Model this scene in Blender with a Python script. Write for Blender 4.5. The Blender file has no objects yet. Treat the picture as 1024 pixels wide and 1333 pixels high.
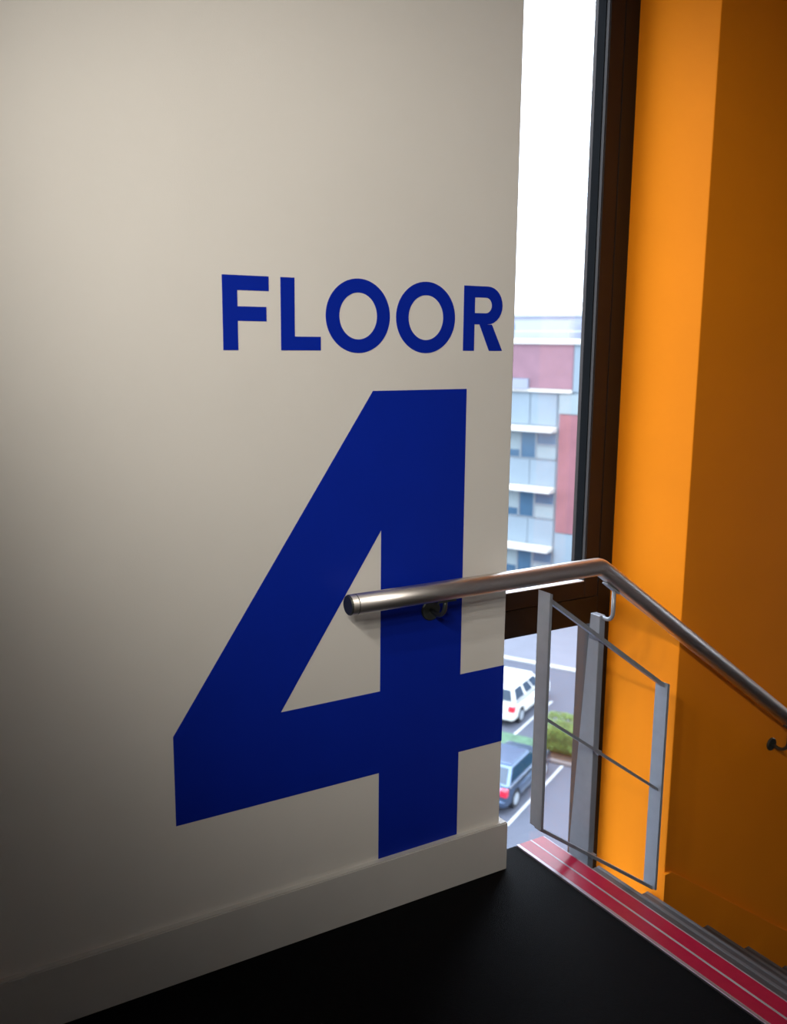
import bpy, bmesh, math, random
from mathutils import Vector, Matrix

S = bpy.context.scene
C = S.collection
PI = math.pi

# ------------------------------------------------------------------ camera
cam = bpy.data.cameras.new('camera')
co = bpy.data.objects.new('camera', cam); C.objects.link(co)
YAW, PITCH, ROLL = 0.548680198, 0.179562313, 0.009174918
fw = Vector((math.sin(YAW)*math.cos(PITCH), math.cos(YAW)*math.cos(PITCH), -math.sin(PITCH)))
rt = Vector((math.cos(YAW), -math.sin(YAW), 0)); up = rt.cross(fw)
rt, up = math.cos(ROLL)*rt+math.sin(ROLL)*up, -math.sin(ROLL)*rt+math.cos(ROLL)*up
CAM = Vector((-1.6296, -2.0496, 1.55))
M4 = Matrix((rt, up, -fw)).transposed().to_4x4(); M4.translation = CAM
co.matrix_world = M4
cam.sensor_fit = 'VERTICAL'; cam.sensor_height = 36.0
cam.lens = 1231.77/1333*36.0
cam.clip_start = 0.02; cam.clip_end = 600
cam.dof.use_dof = True; cam.dof.focus_distance = 2.55; cam.dof.aperture_fstop = 3.6
S.camera = co

# ------------------------------------------------------------------ view + sky
vs = S.view_settings
vs.view_transform = 'Standard'; vs.look = 'None'; vs.exposure = 0.0; vs.gamma = 1.0
vs.use_curve_mapping = False
SKY = (0.86, 0.93, 1.06)          # overcast daylight near the horizon
SKYL = 3.7
ZEN = 3.0                         # overcast sky: zenith about three times the horizon
w = bpy.data.worlds.new('overcast'); S.world = w; w.use_nodes = True
nt = w.node_tree; nt.nodes.clear()
wo = nt.nodes.new('ShaderNodeOutputWorld'); bg = nt.nodes.new('ShaderNodeBackground')
tc = nt.nodes.new('ShaderNodeTexCoord'); sp = nt.nodes.new('ShaderNodeSeparateXYZ')
mx = nt.nodes.new('ShaderNodeMath'); mx.operation = 'MAXIMUM'; mx.inputs[1].default_value = 0
pw = nt.nodes.new('ShaderNodeMath'); pw.operation = 'POWER'; pw.inputs[1].default_value = 1.5
ml = nt.nodes.new('ShaderNodeMath'); ml.operation = 'MULTIPLY_ADD'
ml.inputs[1].default_value = (ZEN-1)*SKYL; ml.inputs[2].default_value = SKYL
bg.inputs[0].default_value = (*SKY, 1)
nt.links.new(tc.outputs['Generated'], sp.inputs[0]); nt.links.new(sp.outputs[2], mx.inputs[0])
nt.links.new(mx.outputs[0], pw.inputs[0]); nt.links.new(pw.outputs[0], ml.inputs[0])
nt.links.new(ml.outputs[0], bg.inputs[1]); nt.links.new(bg.outputs[0], wo.inputs[0])

# five unseen ceiling spotlights, added to shape the sign wall's brightness falloff
ADDED_LAMP = dict(x=-2.40, ys=(-3.05, -2.55, -2.05, -1.55, -1.05), z=2.62, aim=(0.02, 0.0, 1.36), cone=57.5, power=60, color=(1.0, 0.945, 0.865))

# ------------------------------------------------------------------ materials
def srgb(r, g, b):
    f = lambda v: (v/255/12.92 if v/255 <= .04045 else ((v/255+.055)/1.055)**2.4)
    return (f(r), f(g), f(b))
MATS = {}
def mat(name, col, rough=.5, metal=0., var=.06, nscale=8., bump=0., bscale=200., coat=0., spec=.5, detail=4., stretch=None):
    m = bpy.data.materials.new(name); m.use_nodes = True
    n = m.node_tree.nodes; l = m.node_tree.links; b = n['Principled BSDF']
    b.inputs['Roughness'].default_value = rough; b.inputs['Metallic'].default_value = metal
    b.inputs['Coat Weight'].default_value = coat; b.inputs['Specular IOR Level'].default_value = spec
    t = n.new('ShaderNodeTexCoord'); mp = n.new('ShaderNodeMapping')
    if stretch: mp.inputs['Scale'].default_value = stretch
    l.new(t.outputs['Object'], mp.inputs[0])
    nz = n.new('ShaderNodeTexNoise'); nz.inputs['Scale'].default_value = nscale; nz.inputs['Detail'].default_value = detail
    l.new(mp.outputs[0], nz.inputs['Vector'])
    r = n.new('ShaderNodeValToRGB')
    r.color_ramp.elements[0].position = .3; r.color_ramp.elements[1].position = .7
    r.color_ramp.elements[0].color = (*[max(0, c*(1-var)) for c in col], 1)
    r.color_ramp.elements[1].color = (*[min(1, c*(1+var)) for c in col], 1)
    l.new(nz.outputs['Fac'], r.inputs[0]); l.new(r.outputs[0], b.inputs['Base Color'])
    if bump:
        n2 = n.new('ShaderNodeTexNoise'); n2.inputs['Scale'].default_value = bscale; n2.inputs['Detail'].default_value = 3
        l.new(mp.outputs[0], n2.inputs['Vector'])
        bp = n.new('ShaderNodeBump'); bp.inputs['Strength'].default_value = bump; bp.inputs['Distance'].default_value = .002
        l.new(n2.outputs['Fac'], bp.inputs['Height']); l.new(bp.outputs[0], b.inputs['Normal'])
    MATS[name] = m
    return m
mat('white_paint', (.78, .75, .69), .65, var=.02, nscale=3, bump=.12, bscale=260)
mat('baseboard_paint', (.62, .60, .56), .45, var=.02)
mat('orange_paint', (.90, .260, .006), .7, var=.03, nscale=3, bump=.1, bscale=240, spec=.12)
mat('grey_paint', (.30, .29, .28), .7, var=.05)
mat('ceiling_paint', (.75, .73, .69), .8, var=.02)
mat('blue_vinyl', (.0010, .020, .37), .5, var=.03, spec=.2)
mat('carpet', (.0022, .0024, .003), .62, var=.8, nscale=200, bump=.9, bscale=420, spec=.05)
mat('steel', (.70, .66, .62), .40, 1., var=.05, nscale=60, stretch=(1, 14, 14))
mat('panel_metal', (.34, .37, .42), .42, .35, var=.05, nscale=30)
mat('dark_steel', (.09, .10, .09), .4, .8, var=.06)
mat('bronze_frame', (.020, .0125, .0095), .5, .1, var=.08, spec=.3)
mat('black_frame', (.0085, .0075, .007), .45, .1, var=.08, spec=.4)
mat('gasket', (.004, .005, .006), .75, var=.1, spec=.06)
mat('gasket_bead', (.045, .040, .038), .6, .1, var=.05, spec=.2)
mat('aluminium', (.62, .62, .64), .30, 1., var=.05, nscale=50)
mat('red_rubber', (.40, .009, .045), .24, var=.06, nscale=40, coat=.0, spec=.45)
mat('nosing_metal', (.34, .29, .33), .33, .6, var=.05, nscale=50)
mat('sill_lit_white', (.80, .80, .82), .4, var=.02)  # daylight on the transom top, put in as white colour
mat('tread', (.055, .058, .062), .38, var=.1, nscale=60)
mat('tread_trim', (.13, .135, .145), .4, .2, var=.05)
mat('asphalt', (0.0462, 0.0522, 0.0728), .9, var=.06, nscale=.6)
mat('pavement', (0.1, 0.105, 0.13), .9, var=.06, nscale=.8)
mat('line_paint', (0.324, 0.333, 0.3375), .7, var=.05, nscale=4)
mat('kerb_stone', (0.1176, 0.1008, 0.1008), .85, var=.1, nscale=6)
mat('soil', (0.051, 0.03, 0.021), .95, var=.3, nscale=9)
mat('grass_mat', (0.048, 0.102, 0.06), .9, var=.3, nscale=5)
mat('leaf', (0.0988, 0.1596, 0.0266), .6, var=.45, nscale=2.5)
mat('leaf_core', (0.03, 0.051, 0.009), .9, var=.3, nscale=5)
mat('cladding', (0.1777, 0.2268, 0.2646), .6, var=.04, nscale=.7)
mat('cladding_pale', (0.2125, 0.2589, 0.2743), .6, var=.04, nscale=.7)
mat('red_brick', (0.2135, 0.0861, 0.0999), .8, var=.08, nscale=1.2)
mat('red_brick_pale', (0.2107, 0.1149, 0.1436), .8, var=.08, nscale=1.2)
mat('shade_white', (0.54, 0.528, 0.492), .6, var=.03)
mat('window_dark', (0.042, 0.0966, 0.1596), .12, var=.25, nscale=.8)
mat('window_frame_grey', (0.18, 0.208, 0.232), .5, var=.04)
mat('blind_pale', (0.21, 0.2604, 0.2772), .7, var=.05)
mat('lavender_concrete', (0.2352, 0.252, 0.3192), .8, var=.05, nscale=.4)
mat('pale_concrete', (0.36, 0.375, 0.4), .8, var=.04, nscale=.4)
mat('car_blue', (.10, .15, .24), .22, .85, var=.05, coat=.5)
mat('car_white', (0.56, 0.56, 0.532), .25, var=.02, coat=.6)
mat('car_glass', (.012, .03, .055), .08, var=.1)
mat('tyre', (.012, .013, .016), .8, var=.1)
mat('rim', (.50, .55, .60), .3, .7, var=.05)
mat('tail_lamp', (.50, .012, .035), .2, var=.05, coat=.5)
mat('chrome', (.6, .62, .65), .2, 1., var=.03)

def glass_mat():
    m = bpy.data.materials.new('window_glass'); m.use_nodes = True
    n = m.node_tree.nodes; l = m.node_tree.links; n.clear()
    o = n.new('ShaderNodeOutputMaterial'); mi = n.new('ShaderNodeMixShader')
    tr = n.new('ShaderNodeBsdfTransparent'); gl = n.new('ShaderNodeBsdfGlossy'); fr = n.new('ShaderNodeFresnel')
    nz = n.new('ShaderNodeTexNoise'); nz.inputs['Scale'].default_value = 3
    rp = n.new('ShaderNodeValToRGB')
    rp.color_ramp.elements[0].color = (.93, .96, .97, 1); rp.color_ramp.elements[1].color = (.95, .97, .98, 1)
    l.new(nz.outputs['Fac'], rp.inputs[0]); l.new(rp.outputs[0], tr.inputs[0])
    gl.inputs['Roughness'].default_value = .02
    ge = n.new('ShaderNodeNewGeometry'); mr = n.new('ShaderNodeMapRange')   # same index from both faces of the thin pane
    mr.inputs['To Min'].default_value = 1.45; mr.inputs['To Max'].default_value = 1/1.45
    l.new(ge.outputs['Backfacing'], mr.inputs['Value']); l.new(mr.outputs[0], fr.inputs['IOR'])
    l.new(fr.outputs[0], mi.inputs[0]); l.new(tr.outputs[0], mi.inputs[1]); l.new(gl.outputs[0], mi.inputs[2])
    l.new(mi.outputs[0], o.inputs[0]); MATS['window_glass'] = m
glass_mat()
def emit_mat(name, col, st):
    m = bpy.data.materials.new(name); m.use_nodes = True
    b = m.node_tree.nodes['Principled BSDF']
    b.inputs['Base Color'].default_value = (.8, .8, .8, 1)
    b.inputs['Emission Color'].default_value = (*col, 1); b.inputs['Emission Strength'].default_value = st
    MATS[name] = m
emit_mat('added_lamp_diffuser', ADDED_LAMP['color'], 6.0)

# ------------------------------------------------------------------ helpers
def tag(o, label=None, cat=None, group=None, kind=None):
    if label: o['label'] = label
    if cat: o['category'] = cat
    if group: o['group'] = group
    if kind: o['kind'] = kind
    return o
def empty(name, loc=(0, 0, 0), rz=0.):
    o = bpy.data.objects.new(name, None); C.objects.link(o); o.location = loc; o.rotation_euler = (0, 0, rz)
    o.empty_display_size = .1
    return o
def link(name, me, m, parent=None, smooth=False):
    if isinstance(me, bmesh.types.BMesh):
        b = me; bmesh.ops.recalc_face_normals(b, faces=b.faces)
        me = bpy.data.meshes.new(name); b.to_mesh(me); b.free()
    o = bpy.data.objects.new(name, me); C.objects.link(o)
    if m and not me.materials: me.materials.append(MATS[m])
    if parent: o.parent = parent
    if smooth:
        for f in me.polygons: f.use_smooth = True
    return o
def box(b, x0, x1, y0, y1, z0, z1, bev=0., seg=2):
    g = bmesh.ops.create_cube(b, size=1)
    for v in g['verts']:
        v.co = Vector(((x0+x1)/2+v.co.x*(x1-x0), (y0+y1)/2+v.co.y*(y1-y0), (z0+z1)/2+v.co.z*(z1-z0)))
    if bev:
        es = list({e for v in g['verts'] for e in v.link_edges})
        bmesh.ops.bevel(b, geom=es, offset=bev, segments=seg, affect='EDGES', profile=.5)
    return b
def boxo(name, m, parent, x0, x1, y0, y1, z0, z1, bev=0., seg=2):
    b = bmesh.new(); box(b, x0, x1, y0, y1, z0, z1, bev, seg); return link(name, b, m, parent)
def prism(b, pts, axis, a0, a1):
    """extrude 2-D outline; axis 'y': pts are (x,z); axis 'x': pts are (y,z); axis 'z': (x,y)"""
    def P(p, a):
        return {'y': (p[0], a, p[1]), 'x': (a, p[0], p[1]), 'z': (p[0], p[1], a)}[axis]
    v0 = [b.verts.new(P(p, a0)) for p in pts]; v1 = [b.verts.new(P(p, a1)) for p in pts]
    b.faces.new(v0); b.faces.new(list(reversed(v1)))
    n = len(pts)
    for i in range(n): b.faces.new((v0[i], v1[i], v1[(i+1) % n], v0[(i+1) % n]))
    return b
def ring_prism(b, outer, inner, y0, y1):
    """outer and inner outlines with equal point counts, extruded along y"""
    n = len(outer)
    mk = lambda pts, y: [b.verts.new((p[0], y, p[1])) for p in pts]
    o0, o1, i0, i1 = mk(outer, y0), mk(outer, y1), mk(inner, y0), mk(inner, y1)
    for i in range(n):
        j = (i+1) % n
        b.faces.new((o0[i], o0[j], i0[j], i0[i])); b.faces.new((o1[i], i1[i], i1[j], o1[j]))
        b.faces.new((o0[i], o1[i], o1[j], o0[j])); b.faces.new((i0[i], i0[j], i1[j], i1[i]))
    return b
def tube(b, pts, r, n=20, cap=True):
    pts = [Vector(p) for p in pts]; rings = []; prev = None
    for i, p in enumerate(pts):
        if i == 0: t = pts[1]-p
        elif i == len(pts)-1: t = p-pts[i-1]
        else: t = (pts[i+1]-p).normalized()+(p-pts[i-1]).normalized()
        t.normalize()
        ref = Vector((0, 1, 0)) if abs(t.y) < .95 else Vector((1, 0, 0))
        if prev is None: u = t.cross(ref).normalized()
        else: u = (prev-t*prev.dot(t)).normalized()
        prev = u; v = t.cross(u)
        rings.append([b.verts.new(p+r*(math.cos(2*PI*k/n)*u+math.sin(2*PI*k/n)*v)) for k in range(n)])
    for a, c in zip(rings, rings[1:]):
        for k in range(n):
            f = b.faces.new((a[k], a[(k+1) % n], c[(k+1) % n], c[k])); f.smooth = True
    if cap:
        b.faces.new(list(reversed(rings[0]))); b.faces.new(rings[-1])
    return b
def bend(p0, p1, p2, r, n=8):
    """points of a rounded corner at p1"""
    p0, p1, p2 = map(Vector, (p0, p1, p2)); a = (p0-p1).normalized(); c = (p2-p1).normalized()
    th = a.angle(c); d = r/math.tan(th/2); s, e = p1+a*d, p1+c*d; out = []
    cen = p1+(a+c).normalized()*(r/math.sin(th/2))
    for i in range(n+1):
        t = i/n; q = (s-cen).normalized().slerp((e-cen).normalized(), t); out.append(cen+q*r)
    return out
def disc(b, c, axis, r, h, n=28, bev=0.):
    t = Vector(axis).normalized(); c = Vector(c)
    u = t.orthogonal().normalized(); v = t.cross(u)
    prof = [(r, 0), (r, h-bev), (r-bev, h)] if bev else [(r, 0), (r, h)]
    rings = [[b.verts.new(c+t*hh+rr*(math.cos(2*PI*k/n)*u+math.sin(2*PI*k/n)*v)) for k in range(n)] for rr, hh in prof]
    for a, d in zip(rings, rings[1:]):
        for k in range(n): b.faces.new((a[k], a[(k+1) % n], d[(k+1) % n], d[k]))
    b.faces.new(list(reversed(rings[0]))); b.faces.new(rings[-1])
    return b

# ------------------------------------------------------------------ key measures (metres)
XC = 0.728            # plane of the orange reveal
WY = 0.325            # face of the window frame
CZ = 2.74             # ceiling
LX = 0.237            # landing edge
RISE, GO, NST = 0.17, 0.24, 10
LOW = -2.05

# ------------------------------------------------------------------ the setting
o = boxo('wall_left', 'white_paint', None, -3.0, 0.0, 0.0, 0.42, LOW, CZ, .0025); tag(o, kind='structure')
o = boxo('floor', 'carpet', None, -3.0, LX-.115, -3.3, 0.0, -0.28, 0.0); tag(o, kind='structure')
b = bmesh.new(); box(b, LX-.115, LX-.004, -3.3, .068, -.28, -.004); box(b, 0.0, LX-.115, 0.0, .068, -.28, 0.0)
o = link('trim_1', b, 'carpet'); tag(o, kind='structure')
o = boxo('ceiling', 'ceiling_paint', None, -3.0, 3.7, -3.3, 0.42, CZ, CZ+.2); tag(o, kind='structure')
o = boxo('wall_right', 'orange_paint', None, XC, 3.7, 0.0, 0.42, LOW, CZ, .003); tag(o, kind='structure')
FY0, FY1, FZ0, FZ1 = -.85, -.30, -.10, 1.35       # unseen slot window, added for the highlight on the sloping rail
b = bmesh.new()
box(b, 3.6, 3.75, -3.3, FY0, LOW, CZ); box(b, 3.6, 3.75, FY1, 0.0, LOW, CZ)
box(b, 3.6, 3.75, FY0, FY1, LOW, FZ0); box(b, 3.6, 3.75, FY0, FY1, FZ1, CZ)
o = link('wall_far', b, 'grey_paint'); tag(o, kind='structure')
w2 = empty('added_window_2', (3.67, (FY0+FY1)/2, FZ0)); tag(w2, kind='structure')
hw_ = (FY1-FY0)/2; hz = FZ1-FZ0
for a_ in ((-.04, .04, -hw_, -hw_+.05, 0, hz), (-.04, .04, hw_-.05, hw_, 0, hz), (-.04, .04, -hw_+.05, hw_-.05, 0, .05), (-.04, .04, -hw_+.05, hw_-.05, hz-.05, hz)):
    boxo('frame_bar', 'bronze_frame', w2, *a_, .002)
boxo('pane', 'window_glass', w2, 0, .006, -hw_+.05, hw_-.05, .05, hz-.05)
o = boxo('wall_back', 'white_paint', None, -3.0, 3.6, -3.45, -3.3, LOW, CZ); tag(o, kind='structure')
o = boxo('wall_side', 'white_paint', None, -3.15, -3.0, -3.45, .42, LOW, CZ); tag(o, kind='structure')
o = boxo('wall_core', 'grey_paint', None, .42, 2.62, -1.42, -1.30, LOW, CZ); tag(o, kind='structure')
o = boxo('floor_lower', 'carpet', None, LX-.3, 3.6, -3.3, .42, LOW-.2, -RISE*NST-.17); tag(o, kind='structure')
# baseboard on the white wall with a return round the wall end
b = bmesh.new()
prism(b, [(-3.0, -.018), (.018, -.018), (.018, .068), (0, .068), (0, 0), (-3.0, 0)], 'z', 0.0, .150)
bmesh.ops.bevel(b, geom=[e for e in b.edges if all(abs(v.co.z-.150) < 1e-5 for v in e.verts)], offset=.003, segments=2, affect='EDGES')
o = link('baseboard_left', b, 'baseboard_paint'); tag(o, kind='structure')
# raked skirting on the orange wall
b = bmesh.new(); sl = .672
zt = lambda x: -.245-sl*(x-.74)
prism(b, [(XC-.012, -.240), (.752, -.240), (2.6, zt(2.6)), (2.6, zt(2.6)-.45), (XC-.012, -.240-.45)], 'y', -.013, 0.0)
b2 = [e for e in b.edges if e.verts[0].co.z > -.24+.001-2*(e.verts[0].co.x-.7) ]
o = link('baseboard_right', b, 'orange_paint'); tag(o, kind='structure')

# ------------------------------------------------------------------ window
wn = empty('window_1', (XC/2, WY, LOW)); tag(wn, kind='structure')
def wpart(name, m, *a, bev=.002):
    ob = boxo(name, m, None, *a, bev); ob.parent = wn
    ob.matrix_parent_inverse = Matrix.Translation(wn.location).inverted(); return ob
GY = .378
wpart('outer_jamb', 'black_frame', .666, XC, WY, .42, LOW, CZ)
wpart('casement_jamb', 'bronze_frame', .603, .6635, WY, .40, .6735, CZ)
wpart('glazing_bead', 'gasket_bead', .600, .603, WY+.004, WY+.016, .73, CZ, bev=0)
wpart('gasket', 'gasket', .598, .603, WY+.018, GY, .73, CZ, bev=0)
wpart('outer_jamb', 'black_frame', .0, .060, WY, .42, LOW, CZ)
wpart('casement_jamb', 'bronze_frame', .0615, .124, WY, .40, .6735, CZ)
wpart('upper_transom', 'bronze_frame', .124, .603, WY, .40, .6745, .732)
wpart('lower_transom', 'black_frame', .060, .666, WY, .40, .576, .672)
wpart('sill_lit_strip', 'sill_lit_white', .124, .600, WY+.001, GY, .732, .7350, bev=.0005)  # white strip stands in for the skylit top of the dark transom
wpart('bottom_rail', 'bronze_frame', .060, .666, WY, .40, LOW, -1.55)
wpart('top_rail', 'bronze_frame', .124, .603, WY, .40, CZ-.06, CZ)
wpart('upper_pane', 'window_glass', .124, .603, GY, GY+.006, .732, CZ-.06, bev=0)
wpart('lower_pane', 'window_glass', .060, .666, WY+.022, WY+.028, -1.55, .576, bev=0)

# ------------------------------------------------------------------ stairs
st = empty('staircase', (LX, -.6, -RISE*NST))
tag(st, 'dark grey stair flight going down beside the orange wall', 'staircase')
def under(ob, par):
    ob.parent = par; ob.matrix_parent_inverse = Matrix.Translation(par.location).inverted(); return ob
for k in range(1, NST+1):
    x0, x1 = LX+GO*(k-1), LX+GO*k; z = -RISE*k
    ye = .06 if x1 < XC else -.001
    under(boxo('tread', 'tread', None, x0-.01, x1-.012, -1.29, ye, z-.04, z, .002), st)
    under(boxo('tread_edge', 'tread_trim', None, x1-.012, x1, -1.29, ye, z-.03, z+.001, .001), st)
    under(boxo('riser', 'grey_paint', None, x0-.012, x0, -1.29, min(ye, .06), z-.002, z+RISE-.045), st)

# landing nosing
ns = empty('stair_nosing', (LX-.055, -.6, 0))
tag(ns, 'red and silver stair nosing along the edge of the black landing', 'stair nosing')
nx0 = LX-.113
under(boxo('base_plate', 'nosing_metal', None, nx0, LX-.002, -1.29, .067, -.004, .002, .0008), ns)
under(boxo('front_lip', 'nosing_metal', None, LX-.003, LX+.001, -1.29, .067, -.045, .002, .0008), ns)
under(boxo('red_insert', 'red_rubber', None, nx0+.011, nx0+.0545, -1.29, .066, .0015, .0042, .0008), ns)
under(boxo('middle_rib', 'nosing_metal', None, nx0+.0545, nx0+.0605, -1.29, .067, .0015, .0046, .0008), ns)
under(boxo('edge_rib', 'nosing_metal', None, nx0, nx0+.011, -1.29, .067, .0015, .0046, .0008), ns)
under(boxo('red_insert', 'red_rubber', None, nx0+.0605, nx0+.107, -1.29, .066, .0015, .0042, .0008), ns)

# ------------------------------------------------------------------ vinyl lettering
LY0, LY1 = -.0008, .0
lt = empty('wall_lettering', (-.44, 0, 1.524))
tag(lt, 'blue vinyl word FLOOR in capitals on the white wall', 'lettering')
Zt, Zb = 1.691, 1.5245
def letter(pts, lab):
    b = bmesh.new(); prism(b, pts, 'y', LY0, LY1); o = under(link('letter', b, 'blue_vinyl'), lt); o['label'] = lab
letter([(-.8305, Zt), (-.7175, Zt), (-.7175, 1.658), (-.7945, 1.658), (-.7945, 1.6225), (-.724, 1.6225), (-.724, 1.590), (-.7945, 1.590), (-.7945, Zb), (-.8305, Zb)], 'letter F')
letter([(-.688, Zt), (-.6525, Zt), (-.6525, 1.5565), (-.5845, 1.5565), (-.5845, Zb), (-.688, Zb)], 'letter L')
for cx in (-.482, -.2855):
    n = 56; b = bmesh.new()
    ell = lambda a, c: [(cx+a*math.cos(2*PI*k/n), 1.607+c*math.sin(2*PI*k/n)) for k in range(n)]
    ring_prism(b, ell(.0893, .0888), ell(.0525, .0558), LY0, LY1)
    o = under(link('letter', b, 'blue_vinyl'), lt); o['label'] = 'letter O'
# R: bowl as one outline with its counter cut by a bridge-free construction of convex bits
b = bmesh.new()
arc = lambda cx, cz, r, a0, a1, n=14: [(cx+r*math.cos(a0+(a1-a0)*i/n), cz+r*math.sin(a0+(a1-a0)*i/n)) for i in range(n+1)]
oc = arc(-.092, 1.6420, .049, PI/2, -PI/2); ic = arc(-.098, 1.6420, .0200, PI/2, -PI/2)
outer = [(-.1690, 1.691)]+oc+[(-.1690, 1.593)]
inner = [(-.1335, 1.662)]+ic+[(-.1335, 1.622)]
ring_prism(b, outer, inner, LY0, LY1)
prism(b, [(-.1690, 1.593), (-.1335, 1.593), (-.1335, Zb), (-.1690, Zb)], 'y', LY0, LY1)
prism(b, [(-.1175, 1.593), (-.0765, 1.593), (-.0405, Zb), (-.0845, Zb)], 'y', LY0, LY1)
o = under(link('letter', b, 'blue_vinyl'), lt); o['label'] = 'letter R'
# numeral 4
b = bmesh.new()
four = [(-.440, 1.4255), (-.154, 1.4255), (-.154, .634), (-.0005, .634), (-.0005, .403), (-.154, .403), (-.154, .151), (-.4155, .151), (-.4155, .403), (-.977, .403), (-.977, .629)]
hole = [(-.4135, 1.070), (-.4135, .634), (-.701, .634)]
vo = [b.verts.new((x, LY0, z)) for x, z in four]; vh = [b.verts.new((x, LY0, z)) for x, z in hole]
TL, TR, A, Bq, Cq, D, Eq, Fq, Gq, Hh, I = vo; h0, h1, h2 = vh
for f in [(TL, h0, h2, I), (TL, TR, h0), (TR, A, h1, h0), (I, h2, Hh), (h2, h1, Gq, Hh), (h1, A, D, Gq), (A, Bq, Cq, D), (D, Eq, Fq, Gq)]:
    b.faces.new(f)
r = bmesh.ops.extrude_face_region(b, geom=list(b.faces))
for v in [g for g in r['geom'] if isinstance(g, bmesh.types.BMVert)]: v.co.y = LY1
o = link('wall_numeral', b, 'blue_vinyl')
tag(o, 'huge blue vinyl numeral 4 on the white wall below the word', 'numeral')

# ------------------------------------------------------------------ handrail
RY, RZ, RR = -.070, .906, .0262
hx0, hx1 = -.545, .287; hs = .706
hr = empty('handrail', (0, 0, 0))
tag(hr, 'round brushed steel handrail bending down with the stairs', 'handrail')
p2 = (2.3, RY, RZ-hs*(2.3-hx1))
pts = [(hx0, RY, RZ), (-.2, RY, RZ)]+bend((hx0, RY, RZ), (hx1, RY, RZ), p2, .05, 6)+[p2]
b = bmesh.new(); tube(b, pts, RR, 40); link('rail_tube', b, 'steel', hr)
b = bmesh.new(); disc(b, (hx0+.001, RY, RZ), (-1, 0, 0), RR*.97, .005, 32, .002); link('end_cap', b, 'dark_steel', hr)
b = bmesh.new(); tube(b, [(hx0+.016, RY, RZ), (hx0+.018, RY, RZ)], RR+.0003, 40, False); link('cap_joint', b, 'dark_steel', hr)
def bracket(x, z, ztop, r, m):
    br = empty('wall_bracket', (0, 0, 0)); br.parent = hr
    b = bmesh.new(); disc(b, (x, 0, z), (0, -1, 0), r, .007, 32, .0025); link('rosette', b, m, br)
    b = bmesh.new()
    q = [(x, -.004, z)]+bend((x, -.004, z), (x, RY, z-.012), (x, RY, ztop), .035, 8)+[(x, RY, ztop)]
    tube(b, q, .0062, 14); link('arm', b, m, br)
    b = bmesh.new(); box(b, x-.03, x+.03, RY-.010, RY+.010, -.003, .003, .0015)
    t = 0 if x < hx1 else math.atan(hs)
    bmesh.ops.rotate(b, verts=b.verts, cent=(x, RY, 0), matrix=Matrix.Rotation(t, 3, 'Y'))
    bmesh.ops.translate(b, verts=b.verts, vec=(0, 0, ztop)); link('saddle', b, m, br)
bracket(-.258, .836, RZ-RR-.001, .029, 'dark_steel')
xb = 1.245; bracket(xb, .114, RZ-hs*(xb-hx1)-RR/math.cos(math.atan(hs))-.001, .024, 'dark_steel')

# ------------------------------------------------------------------ balustrade panel
bp = empty('balustrade_panel', (0, 0, 0))
tag(bp, 'grey metal balustrade panel with raked bars below the handrail', 'balustrade')
PF, PB = -.080, -.030
xl, xr, tb = .093, .593, .010
ztl, zbl = .853, .131; ztr, zbr = .492, -.220
b = bmesh.new(); prism(b, [(xl, zbl), (xl+tb, zbl-.004), (xl+tb, ztl-.004), (xl, ztl)], 'y', PF, PB); link('upright_bar', b, 'panel_metal', bp)
b = bmesh.new(); prism(b, [(xr, zbr), (xr+tb, zbr-.004), (xr+tb, ztr-.004), (xr, ztr)], 'y', PF, PB); link('upright_bar', b, 'panel_metal', bp)
for za, zc, d in ((ztl-.012, ztr-.006, .014), (.484, .130, .010), (zbl+.004, zbr+.004, .012)):
    b = bmesh.new(); prism(b, [(xl+.005, za), (xr+.005, zc), (xr+.005, zc-d), (xl+.005, za-d)], 'y', -.068, -.046)
    link('raked_bar', b, 'panel_metal', bp)
# tapered flat post behind the panel, fixed below the landing edge
px, pth = .336, .024
b = bmesh.new(); prism(b, [(-.030, .738), (.010, .738), (.056, -.02), (.060, -.160), (-.030, -.160)], 'x', px, px+pth)
bmesh.ops.bevel(b, geom=list(b.edges), offset=.0015, segments=1, affect='EDGES')
link('post', b, 'panel_metal', bp)
boxo('post_foot', 'panel_metal', bp, px-.03, px+.055, -.045, .058, -.170, -.160, .002)
rx = px+.014
b = bmesh.new()
zs = RZ-hs*(rx-hx1)-RR/math.cos(math.atan(hs))
q = [(rx, -.028, .732)]+bend((rx, -.028, .732), (rx, RY, .728), (rx, RY, zs), .026, 8)+[(rx, RY, zs-.004)]
tube(b, q, .0062, 14); link('support_rod', b, 'panel_metal', bp)
b = bmesh.new(); box(b, rx-.048, rx+.016, RY-.011, RY+.011, -.003, .003, .0015)
bmesh.ops.rotate(b, verts=b.verts, cent=(rx, RY, 0), matrix=Matrix.Rotation(math.atan(hs), 3, 'Y'))
bmesh.ops.translate(b, verts=b.verts, vec=(0, 0, zs-.004)); link('saddle', b, 'panel_metal', bp)
for z in (.302, -.045):
    boxo('spacer', 'panel_metal', bp, px+.005, px+.019, -.048, -.029, z-.006, z+.006)

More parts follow.
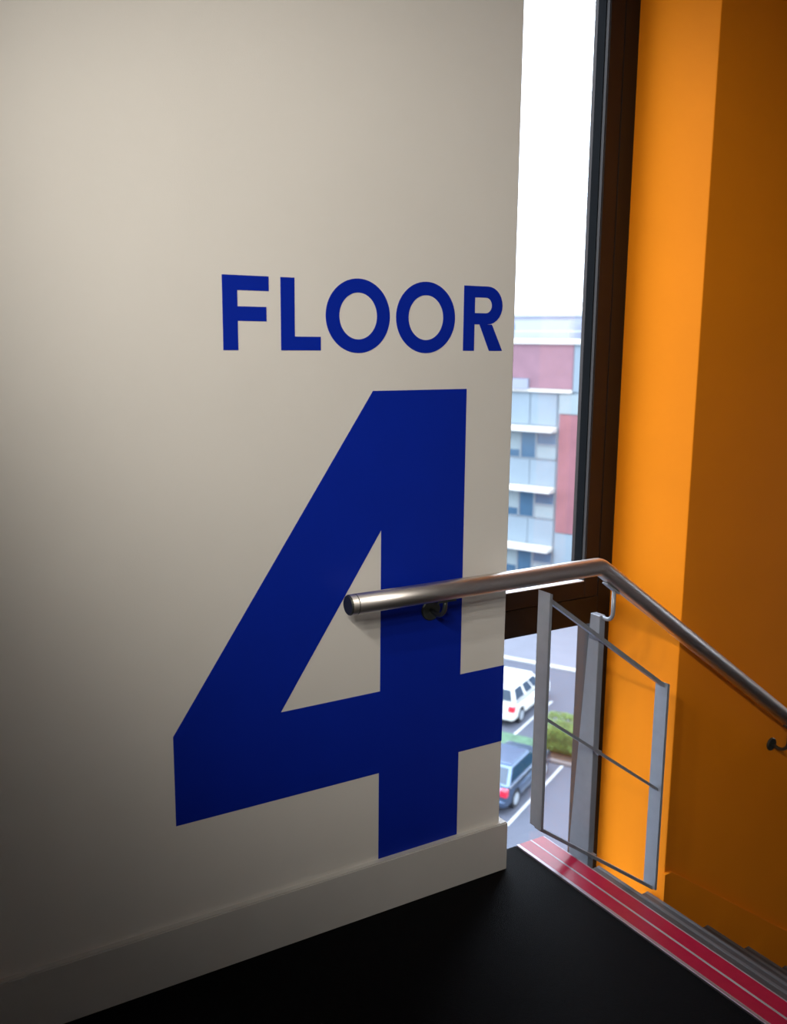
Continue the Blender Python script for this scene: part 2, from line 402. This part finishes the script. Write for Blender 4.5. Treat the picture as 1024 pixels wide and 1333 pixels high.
# ------------------------------------------------------------------ added unseen track spotlights (behind the viewer), spread out to soften the rail shadow
tk = boxo('added_lighting_track', 'baseboard_paint', None, ADDED_LAMP['x']-.018, ADDED_LAMP['x']+.018, -3.25, -.85, CZ-.022, CZ, .002)
tag(tk, 'added white lighting track along the unseen ceiling', 'lighting track')
ld = bpy.data.lights.new('added_lamp_light', 'SPOT'); ld.spot_size = math.radians(ADDED_LAMP['cone']); ld.spot_blend = 1.0
ld.energy = ADDED_LAMP['power']; ld.color = ADDED_LAMP['color']; ld.shadow_soft_size = .042
for ly, nth in zip(ADDED_LAMP['ys'], ('fifth', 'fourth', 'third', 'second', 'first')):
    src = Vector((ADDED_LAMP['x'], ly, ADDED_LAMP['z']))
    cl = empty('added_spotlight', (ADDED_LAMP['x'], ly, CZ-.022))
    tag(cl, nth+' added white track spotlight counted from the wall with the blue sign', 'spotlight', 'added spotlights on the unseen ceiling track')
    ax_ = (Vector(ADDED_LAMP['aim'])-src).normalized(); hc = src-cl.location
    b = bmesh.new(); disc(b, (0, 0, 0), (0, 0, -1), .022, .014, 20, .003); link('track_adapter', b, 'baseboard_paint', cl)
    b = bmesh.new(); tube(b, [(0, 0, -.012), hc-ax_*.07], .008, 12); link('stem', b, 'baseboard_paint', cl)
    b = bmesh.new(); tube(b, [hc-ax_*.10, hc-ax_*.085, hc, hc+ax_*.035], .045, 28, False); link('lamp_head', b, 'baseboard_paint', cl)
    b = bmesh.new(); disc(b, hc-ax_*.10, -ax_, .045, .006, 28); link('back_cap', b, 'baseboard_paint', cl)
    b = bmesh.new(); disc(b, hc-ax_*.012, ax_, .043, .004, 28); link('lens', b, 'added_lamp_diffuser', cl)
    lo = bpy.data.objects.new('added_lamp_light', ld); C.objects.link(lo); lo.parent = cl; lo.location = hc+ax_*.05
    lo.rotation_mode = 'QUATERNION'; lo.rotation_quaternion = ax_.to_track_quat('-Z', 'Y')

# ------------------------------------------------------------------ outside: ground
GZ = -14.0
O2 = Vector((16.85, 20.53, 0)); EA = math.atan2(.476, .879)
def ob(along, perp, z=0.):       # point in the car-park frame
    return Vector((O2.x+along*math.cos(EA)-perp*math.sin(EA), O2.y+along*math.sin(EA)+perp*math.cos(EA), GZ+z))
gr = empty('ground', ob(0, 0), EA); tag(gr, kind='structure')
boxo('asphalt', 'asphalt', gr, -40, 90, -70, 90, -.3, 0)
boxo('pavement', 'pavement', gr, 15.0, 24.0, -70, 90, 0, .06)
boxo('road_kerb', 'line_paint', gr, 14.7, 15.0, -70, 90, 0, .09, .02)
boxo('parking_line', 'line_paint', gr, -.4, 4.75, -.05, .05, 0, .006)
for k in (-2, -1, 1, 2, 3, 4):
    boxo('parking_line', 'line_paint', gr, -.4, 4.75, k*2.66-.05, k*2.66+.05, 0, .006)
for k in (-2, -1, 1, 2, 3, 4):
    boxo('parking_line', 'line_paint', gr, 6.35, 10.65, k*2.66-.05, k*2.66+.05, 0, .006)
boxo('grass_strip', 'grass_mat', gr, 5.0, 6.3, 1.35, 30, 0, .10, .02)
boxo('planting_bed', 'soil', gr, 4.95, 7.0, -4.2, 1.35, 0, .10, .02)
boxo('bed_kerb', 'kerb_stone', gr, 4.78, 4.95, -4.2, 30, 0, .12, .02)
# hedge
rnd = random.Random(4)
hd = empty('hedge', ob(5.95, -1.3, .10), EA); tag(hd, 'clipped green hedge in a planting bed at the end of the parking bays', 'hedge')
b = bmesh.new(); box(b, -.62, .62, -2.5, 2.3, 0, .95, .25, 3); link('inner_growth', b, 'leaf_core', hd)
verts, faces = [], []
for i in range(9000):
    s = rnd.random()
    y = rnd.uniform(-2.65, 2.5); a = rnd.uniform(-.12*PI, 1.12*PI)
    rx_, rz_ = .80, .62
    n1 = abs(math.cos(a))**.55*(1 if math.cos(a) > 0 else -1); n2 = abs(math.sin(a))**.55*(1 if math.sin(a) > 0 else -1)
    q = rnd.uniform(.80, 1.06)*(1+.07*math.sin(y*3.1+a*2))
    c = Vector((rx_*n1*q, y, .60+rz_*n2*q*(1 if n2 > 0 else .9)))
    if s < .12: c = Vector((rnd.uniform(-.75, .75), rnd.choice((-2.65, 2.5))+rnd.uniform(-.08, .08), rnd.uniform(.05, 1.15)))
    d = Vector((rnd.gauss(0, 1), rnd.gauss(0, 1), rnd.gauss(.3, 1))).normalized(); e = d.orthogonal().normalized(); f = d.cross(e)
    L, W = rnd.uniform(.06, .11), rnd.uniform(.03, .05)
    k = len(verts)
    verts += [c-e*L*.5, c+f*W*.5+d*.01, c+e*L*.5, c-f*W*.5+d*.01]; faces.append((k, k+1, k+2, k+3))
me = bpy.data.meshes.new('foliage'); me.from_pydata(verts, [], faces); o = link('foliage', me, 'leaf', hd); tag(o, kind='stuff')

# ------------------------------------------------------------------ cars
def car(name, label, along, perp, paint, tall, group=None):
    t = empty(name, ob(along, perp), EA); tag(t, label, 'car')
    L, W, H = 4.25, 1.76, (1.64 if tall else 1.46)
    hw = W/2; belt = 1.00 if tall else .90
    # lower body, front to +x, with wheel arches cut out of its side outline
    def arch(cx, r=.36):
        return [(cx+r*math.cos(a), max(.22, .31+r*math.sin(a))) for a in [PI*i/8 for i in range(8, -1, -1)]]
    xr_, xf = .82, 3.42
    out = [(.05, .28)]+arch(xr_)+arch(xf)+[(4.15, .24), (4.24, .42), (4.22, .66), (4.05, .80), (3.1, belt), (.12, belt), (.02, .75), (0, .5)]
    b = bmesh.new(); prism(b, out, 'y', -hw, hw)
    for v in b.verts:
        z = v.co.z; v.co.y *= 1-.05*max(0, (z-.6))/.4-.07*max(0, (v.co.x-3.3))/.9-.05*max(0, .4-v.co.x)/.4
    o = link('body', b, paint, t)
    md = o.modifiers.new('round', 'BEVEL'); md.width = .03; md.segments = 2; md.limit_method = 'ANGLE'
    # greenhouse
    if tall: base = (.10, 3.35); top = (.26, 2.45)
    else: base = (.25, 3.20); top = (.85, 2.35)
    bw, tw = hw*.95, hw*.76
    zr = H-.06
    b = bmesh.new()
    B = [b.verts.new(p) for p in ((base[0], -bw, belt), (base[1], -bw, belt), (base[1], bw, belt), (base[0], bw, belt))]
    T = [b.verts.new(p) for p in ((top[0], -tw, zr), (top[1], -tw, zr), (top[1], tw, zr), (top[0], tw, zr))]
    b.faces.new(B); b.faces.new(T)
    for i in range(4): b.faces.new((B[i], B[(i+1) % 4], T[(i+1) % 4], T[i]))
    o = link('cabin', b, paint, t); md = o.modifiers.new('round', 'BEVEL'); md.width = .05; md.segments = 3
    b = bmesh.new(); box(b, top[0]+.02, top[1]-.02, -tw+.02, tw-.02, zr-.02, H, .025); link('roof', b, paint, t)
    # window panels just proud of the cabin faces
    def lerp(a, c, u): return a+(c-a)*u
    def side(u0, u1, v0, v1, sgn, nm='side_window'):
        q = []
        for u, v in ((u0, v0), (u1, v0), (u1, v1), (u0, v1)):
            x = lerp(lerp(base[0], base[1], u), lerp(top[0], top[1], u), v); y = lerp(bw, tw, v)*sgn
            q.append(Vector((x, y, lerp(belt, zr, v))))
        n = (q[1]-q[0]).cross(q[3]-q[0]).normalized(); n = n if n.y*sgn > 0 else -n
        b = bmesh.new(); f0 = [b.verts.new(p+n*.012) for p in q]; f1 = [b.verts.new(p-n*.02) for p in q]
        b.faces.new(f0); b.faces.new(f1)
        for i in range(4): b.faces.new((f0[i], f0[(i+1) % 4], f1[(i+1) % 4], f1[i]))
        link(nm, b, 'car_glass', t)
    for sgn in (-1, 1):
        if tall:
            side(.07, .34, .10, .88, sgn); side(.41, .63, .12, .86, sgn); side(.67, .92, .12, .86, sgn)
        else:
            side(.06, .47, .12, .86, sgn); side(.51, .93, .12, .86, sgn)
    for e, nm in ((0, 'rear_window'), (1, 'windscreen')):
        q = [Vector((lerp(base[e], top[e], v), lerp(bw, tw, v)*s*.88, lerp(belt, zr, v))) for s, v in ((-1, .12), (1, .12), (1, .88), (-1, .88))]
        n = (q[1]-q[0]).cross(q[3]-q[0]).normalized(); n = n if (n.x > 0) == (e == 1) else -n
        b = bmesh.new(); f0 = [b.verts.new(p+n*.012) for p in q]; f1 = [b.verts.new(p-n*.02) for p in q]
        b.faces.new(f0); b.faces.new(f1)
        for i in range(4): b.faces.new((f0[i], f0[(i+1) % 4], f1[(i+1) % 4], f1[i]))
        link(nm, b, 'car_glass', t)
    for sgn in (-1, 1):
        boxo('tail_lamp', 'tail_lamp', t, -.02, .18, sgn*(hw-.14)-.13, sgn*(hw-.14)+.13, .66, .90, .02)
        boxo('door_handle', 'chrome', t, 1.55, 1.72, sgn*(hw-.005)-.015, sgn*(hw-.005)+.015, .80, .83)
        boxo('belt_trim', 'chrome', t, .30, 3.1, sgn*(hw*.965)-.018, sgn*(hw*.965)+.018, belt-.035, belt+.005)
        for wx in (xr_, xf):
            w_ = empty('wheel', (wx, sgn*(hw-.10), .31)); w_.parent = t
            b = bmesh.new(); disc(b, (0, -.10, 0), (0, 1, 0), .31, .20, 28, .03); link('tyre', b, 'tyre', w_)
            b = bmesh.new(); disc(b, (0, sgn*.100, 0), (0, sgn, 0), .205, .012, 20); link('rim', b, 'rim', w_)
    boxo('rear_bumper', paint, t, -.05, .12, -hw*.93, hw*.93, .30, .52, .04)
    boxo('number_plate', 'line_paint', t, -.065, -.045, -.26, .26, .56, .67)
    return t
car('dark_blue_car', 'dark blue car with a red tail lamp parked on the asphalt', .10, 1.12, 'car_blue', False)
car('white_car', 'tall white car parked in the bay past the grass strip', 7.0, 3.80, 'car_white', True)

# ------------------------------------------------------------------ building across the car park
KS = 1.16
fd = Vector((-.41, .91, 0)).normalized()
P0 = Vector((35.76, 42.29, 0))
BA = math.atan2(fd.y, fd.x)
# local frame: +x along the facade (to the picture's left), +y toward the viewer
FZ = lambda z: 1.55+(z-1.55)*KS-GZ
bl = empty('office_building', (P0.x, P0.y, GZ), BA)
tag(bl, 'office building with pale blue cladding, red panels and white sunshades', 'building')
def bb(name, m, x0, x1, d0, d1, z0, z1, par=bl, bev=0.):
    return boxo(name, m, par, x0, x1, d0, d1, z0, z1, bev)
bb('core_wall', 'cladding', -12, 41, -14, -.02, 0, FZ(1.45))
bb('parapet', 'shade_white', -12.1, 41.1, -14.1, .25, FZ(1.42), FZ(1.68), bev=.03)
mods = (0, 9.0, 18.0, 27.0, 36.0, -9.0)
for mo in mods:
    X = lambda s: s*KS+mo
    lo_, hi_ = (X(-2.15), X(1.95)+3.2)
    # top storey: red panel, pale end panel
    bb('red_panel', 'red_brick_pale', X(-1.80), X(.60), .0, .12, FZ(-.83), FZ(1.41))
    bb('red_panel', 'red_brick_pale', X(.60), X(1.9)+3.0, .0, .12, FZ(-.33), FZ(1.41))
    bb('pale_panel', 'cladding', X(-2.30), X(-1.83), .0, .10, FZ(-.95), FZ(1.41))
    bb('low_panel', 'lavender_concrete', X(.62), X(1.9)+3.0, .0, .30, FZ(-.9), FZ(-.35))
    bb('ledge', 'shade_white', X(-1.80), X(1.9)+3.0, .0, .22, FZ(-1.02), FZ(-.86))
    bb('cream_panel', 'cladding_pale', X(-2.30), X(-1.14), .0, .14, FZ(-2.08), FZ(-1.08))
    bb('red_column', 'red_brick', X(-2.30), X(-1.18), .0, .14, FZ(-8.28), FZ(-2.12))
    bb('grey_panel', 'cladding', X(-2.30), X(-1.18), .0, .12, FZ(-11.8), FZ(-8.32))
    for sx in (-1.0, .55, 2.1, 3.2):
        bb('cladding_panel', 'cladding', X(sx)+.02, X(sx+1.5 if sx < 2.1 else sx+1.05), .0, .06, FZ(-2.72), FZ(-1.08))
    for i in range(4):
        zt_, zb_ = -2.80-3.15*i, 0
        b = bmesh.new()
        prism(b, [(0, FZ(zt_)), (.85, FZ(zt_-.06)), (.85, FZ(zt_-.24)), (0, FZ(zt_-.26))], 'x', X(-1.02), X(1.9)+3.0)
        link('sunshade', b, 'shade_white', bl)
        wz1, wz0 = FZ(zt_-.28), FZ(zt_-1.72)
        wx = X(-1.05)
        for j, (wid, kind) in enumerate(((1.35, 1), (1.05, 0), (.95, 2), (1.35, 1), (1.05, 0), (1.1, 2))):
            wi = empty('window', (wx+wid/2, 0, wz0)); wi.parent = bl
            m_ = 'window_dark'
            hh = wz1-wz0
            boxo('pane', m_, wi, -wid/2+.05, wid/2-.05, .0, .03, .05, hh-.05)
            b = bmesh.new()
            box(b, -wid/2, -wid/2+.06, 0, .07, 0, hh); box(b, wid/2-.06, wid/2, 0, .07, 0, hh)
            box(b, -wid/2, wid/2, 0, .07, 0, .06); box(b, -wid/2, wid/2, 0, .07, hh-.06, hh)
            if kind == 1: box(b, -wid/2, wid/2, 0, .07, hh*.50, hh*.56)
            link('window_frame', b, 'window_frame_grey', wi)
            if kind == 1: boxo('blind', 'blind_pale', wi, -wid/2+.07, wid/2-.07, .03, .045, .07, hh*.48)
            if kind == 2: boxo('blind', 'blind_pale', wi, -wid/2+.07, wid/2-.07, .03, .045, hh*.3, hh-.07)
            wx += wid
        for sx, wd in ((-1.05, 1.5), (.45, 1.5), (1.95, 2.6)):
            bb('spandrel_panel', 'cladding', X(sx)+.02, X(sx)+wd*KS-.02 if sx < 1.9 else X(1.9)+3.0, .0, .06, FZ(zt_-3.12), FZ(zt_-1.76))
# rooftop plant
for x0, x1, d0, d1, z, m_ in ((-.3, 3.4, -6, -3, 1.15, 'lavender_concrete'), (-1.9, -1.3, -6, -4, 1.5, 'lavender_concrete')):
    bb('roof_plant', m_, x0, x1, d0, d1, FZ(1.45), FZ(1.68)+z)
bb('roof_rail', 'pale_concrete', -12, 41, -1.2, -1.15, FZ(1.68)+.45, FZ(1.68)+.5)
# more distant blocks
def far_block(label, bx_, by_, top, wid, m_, floors):
    t = empty('distant_building', (bx_, by_, GZ), BA); tag(t, label, 'building')
    boxo('wall', m_, t, -wid/2, wid/2, -10, 0, 0, top)
    boxo('roof_slab', 'pale_concrete', t, -wid/2-.3, wid/2+.3, -10.3, .3, top, top+.5)
    n = max(3, int(wid/4))
    for f in range(floors):
        for i in range(n):
            x = -wid/2+(i+.5)*wid/n; z = top-2.6-3.4*f
            wi = boxo('window', 'window_frame_grey', t, x-1.1, x+1.1, -.05, .08, z, z+1.6)
            boxo('pane', 'window_dark', wi, x-.95, x+.95, .06, .10, z+.15, z+1.45)
    return t
far_block('pale lavender block far behind the office roof', 96.50, 117.47, 19.45, 26, 'lavender_concrete', 3)
far_block('narrow pale tower beyond the office roof', 129.57, 145.27, 21.17, 9, 'pale_concrete', 3)
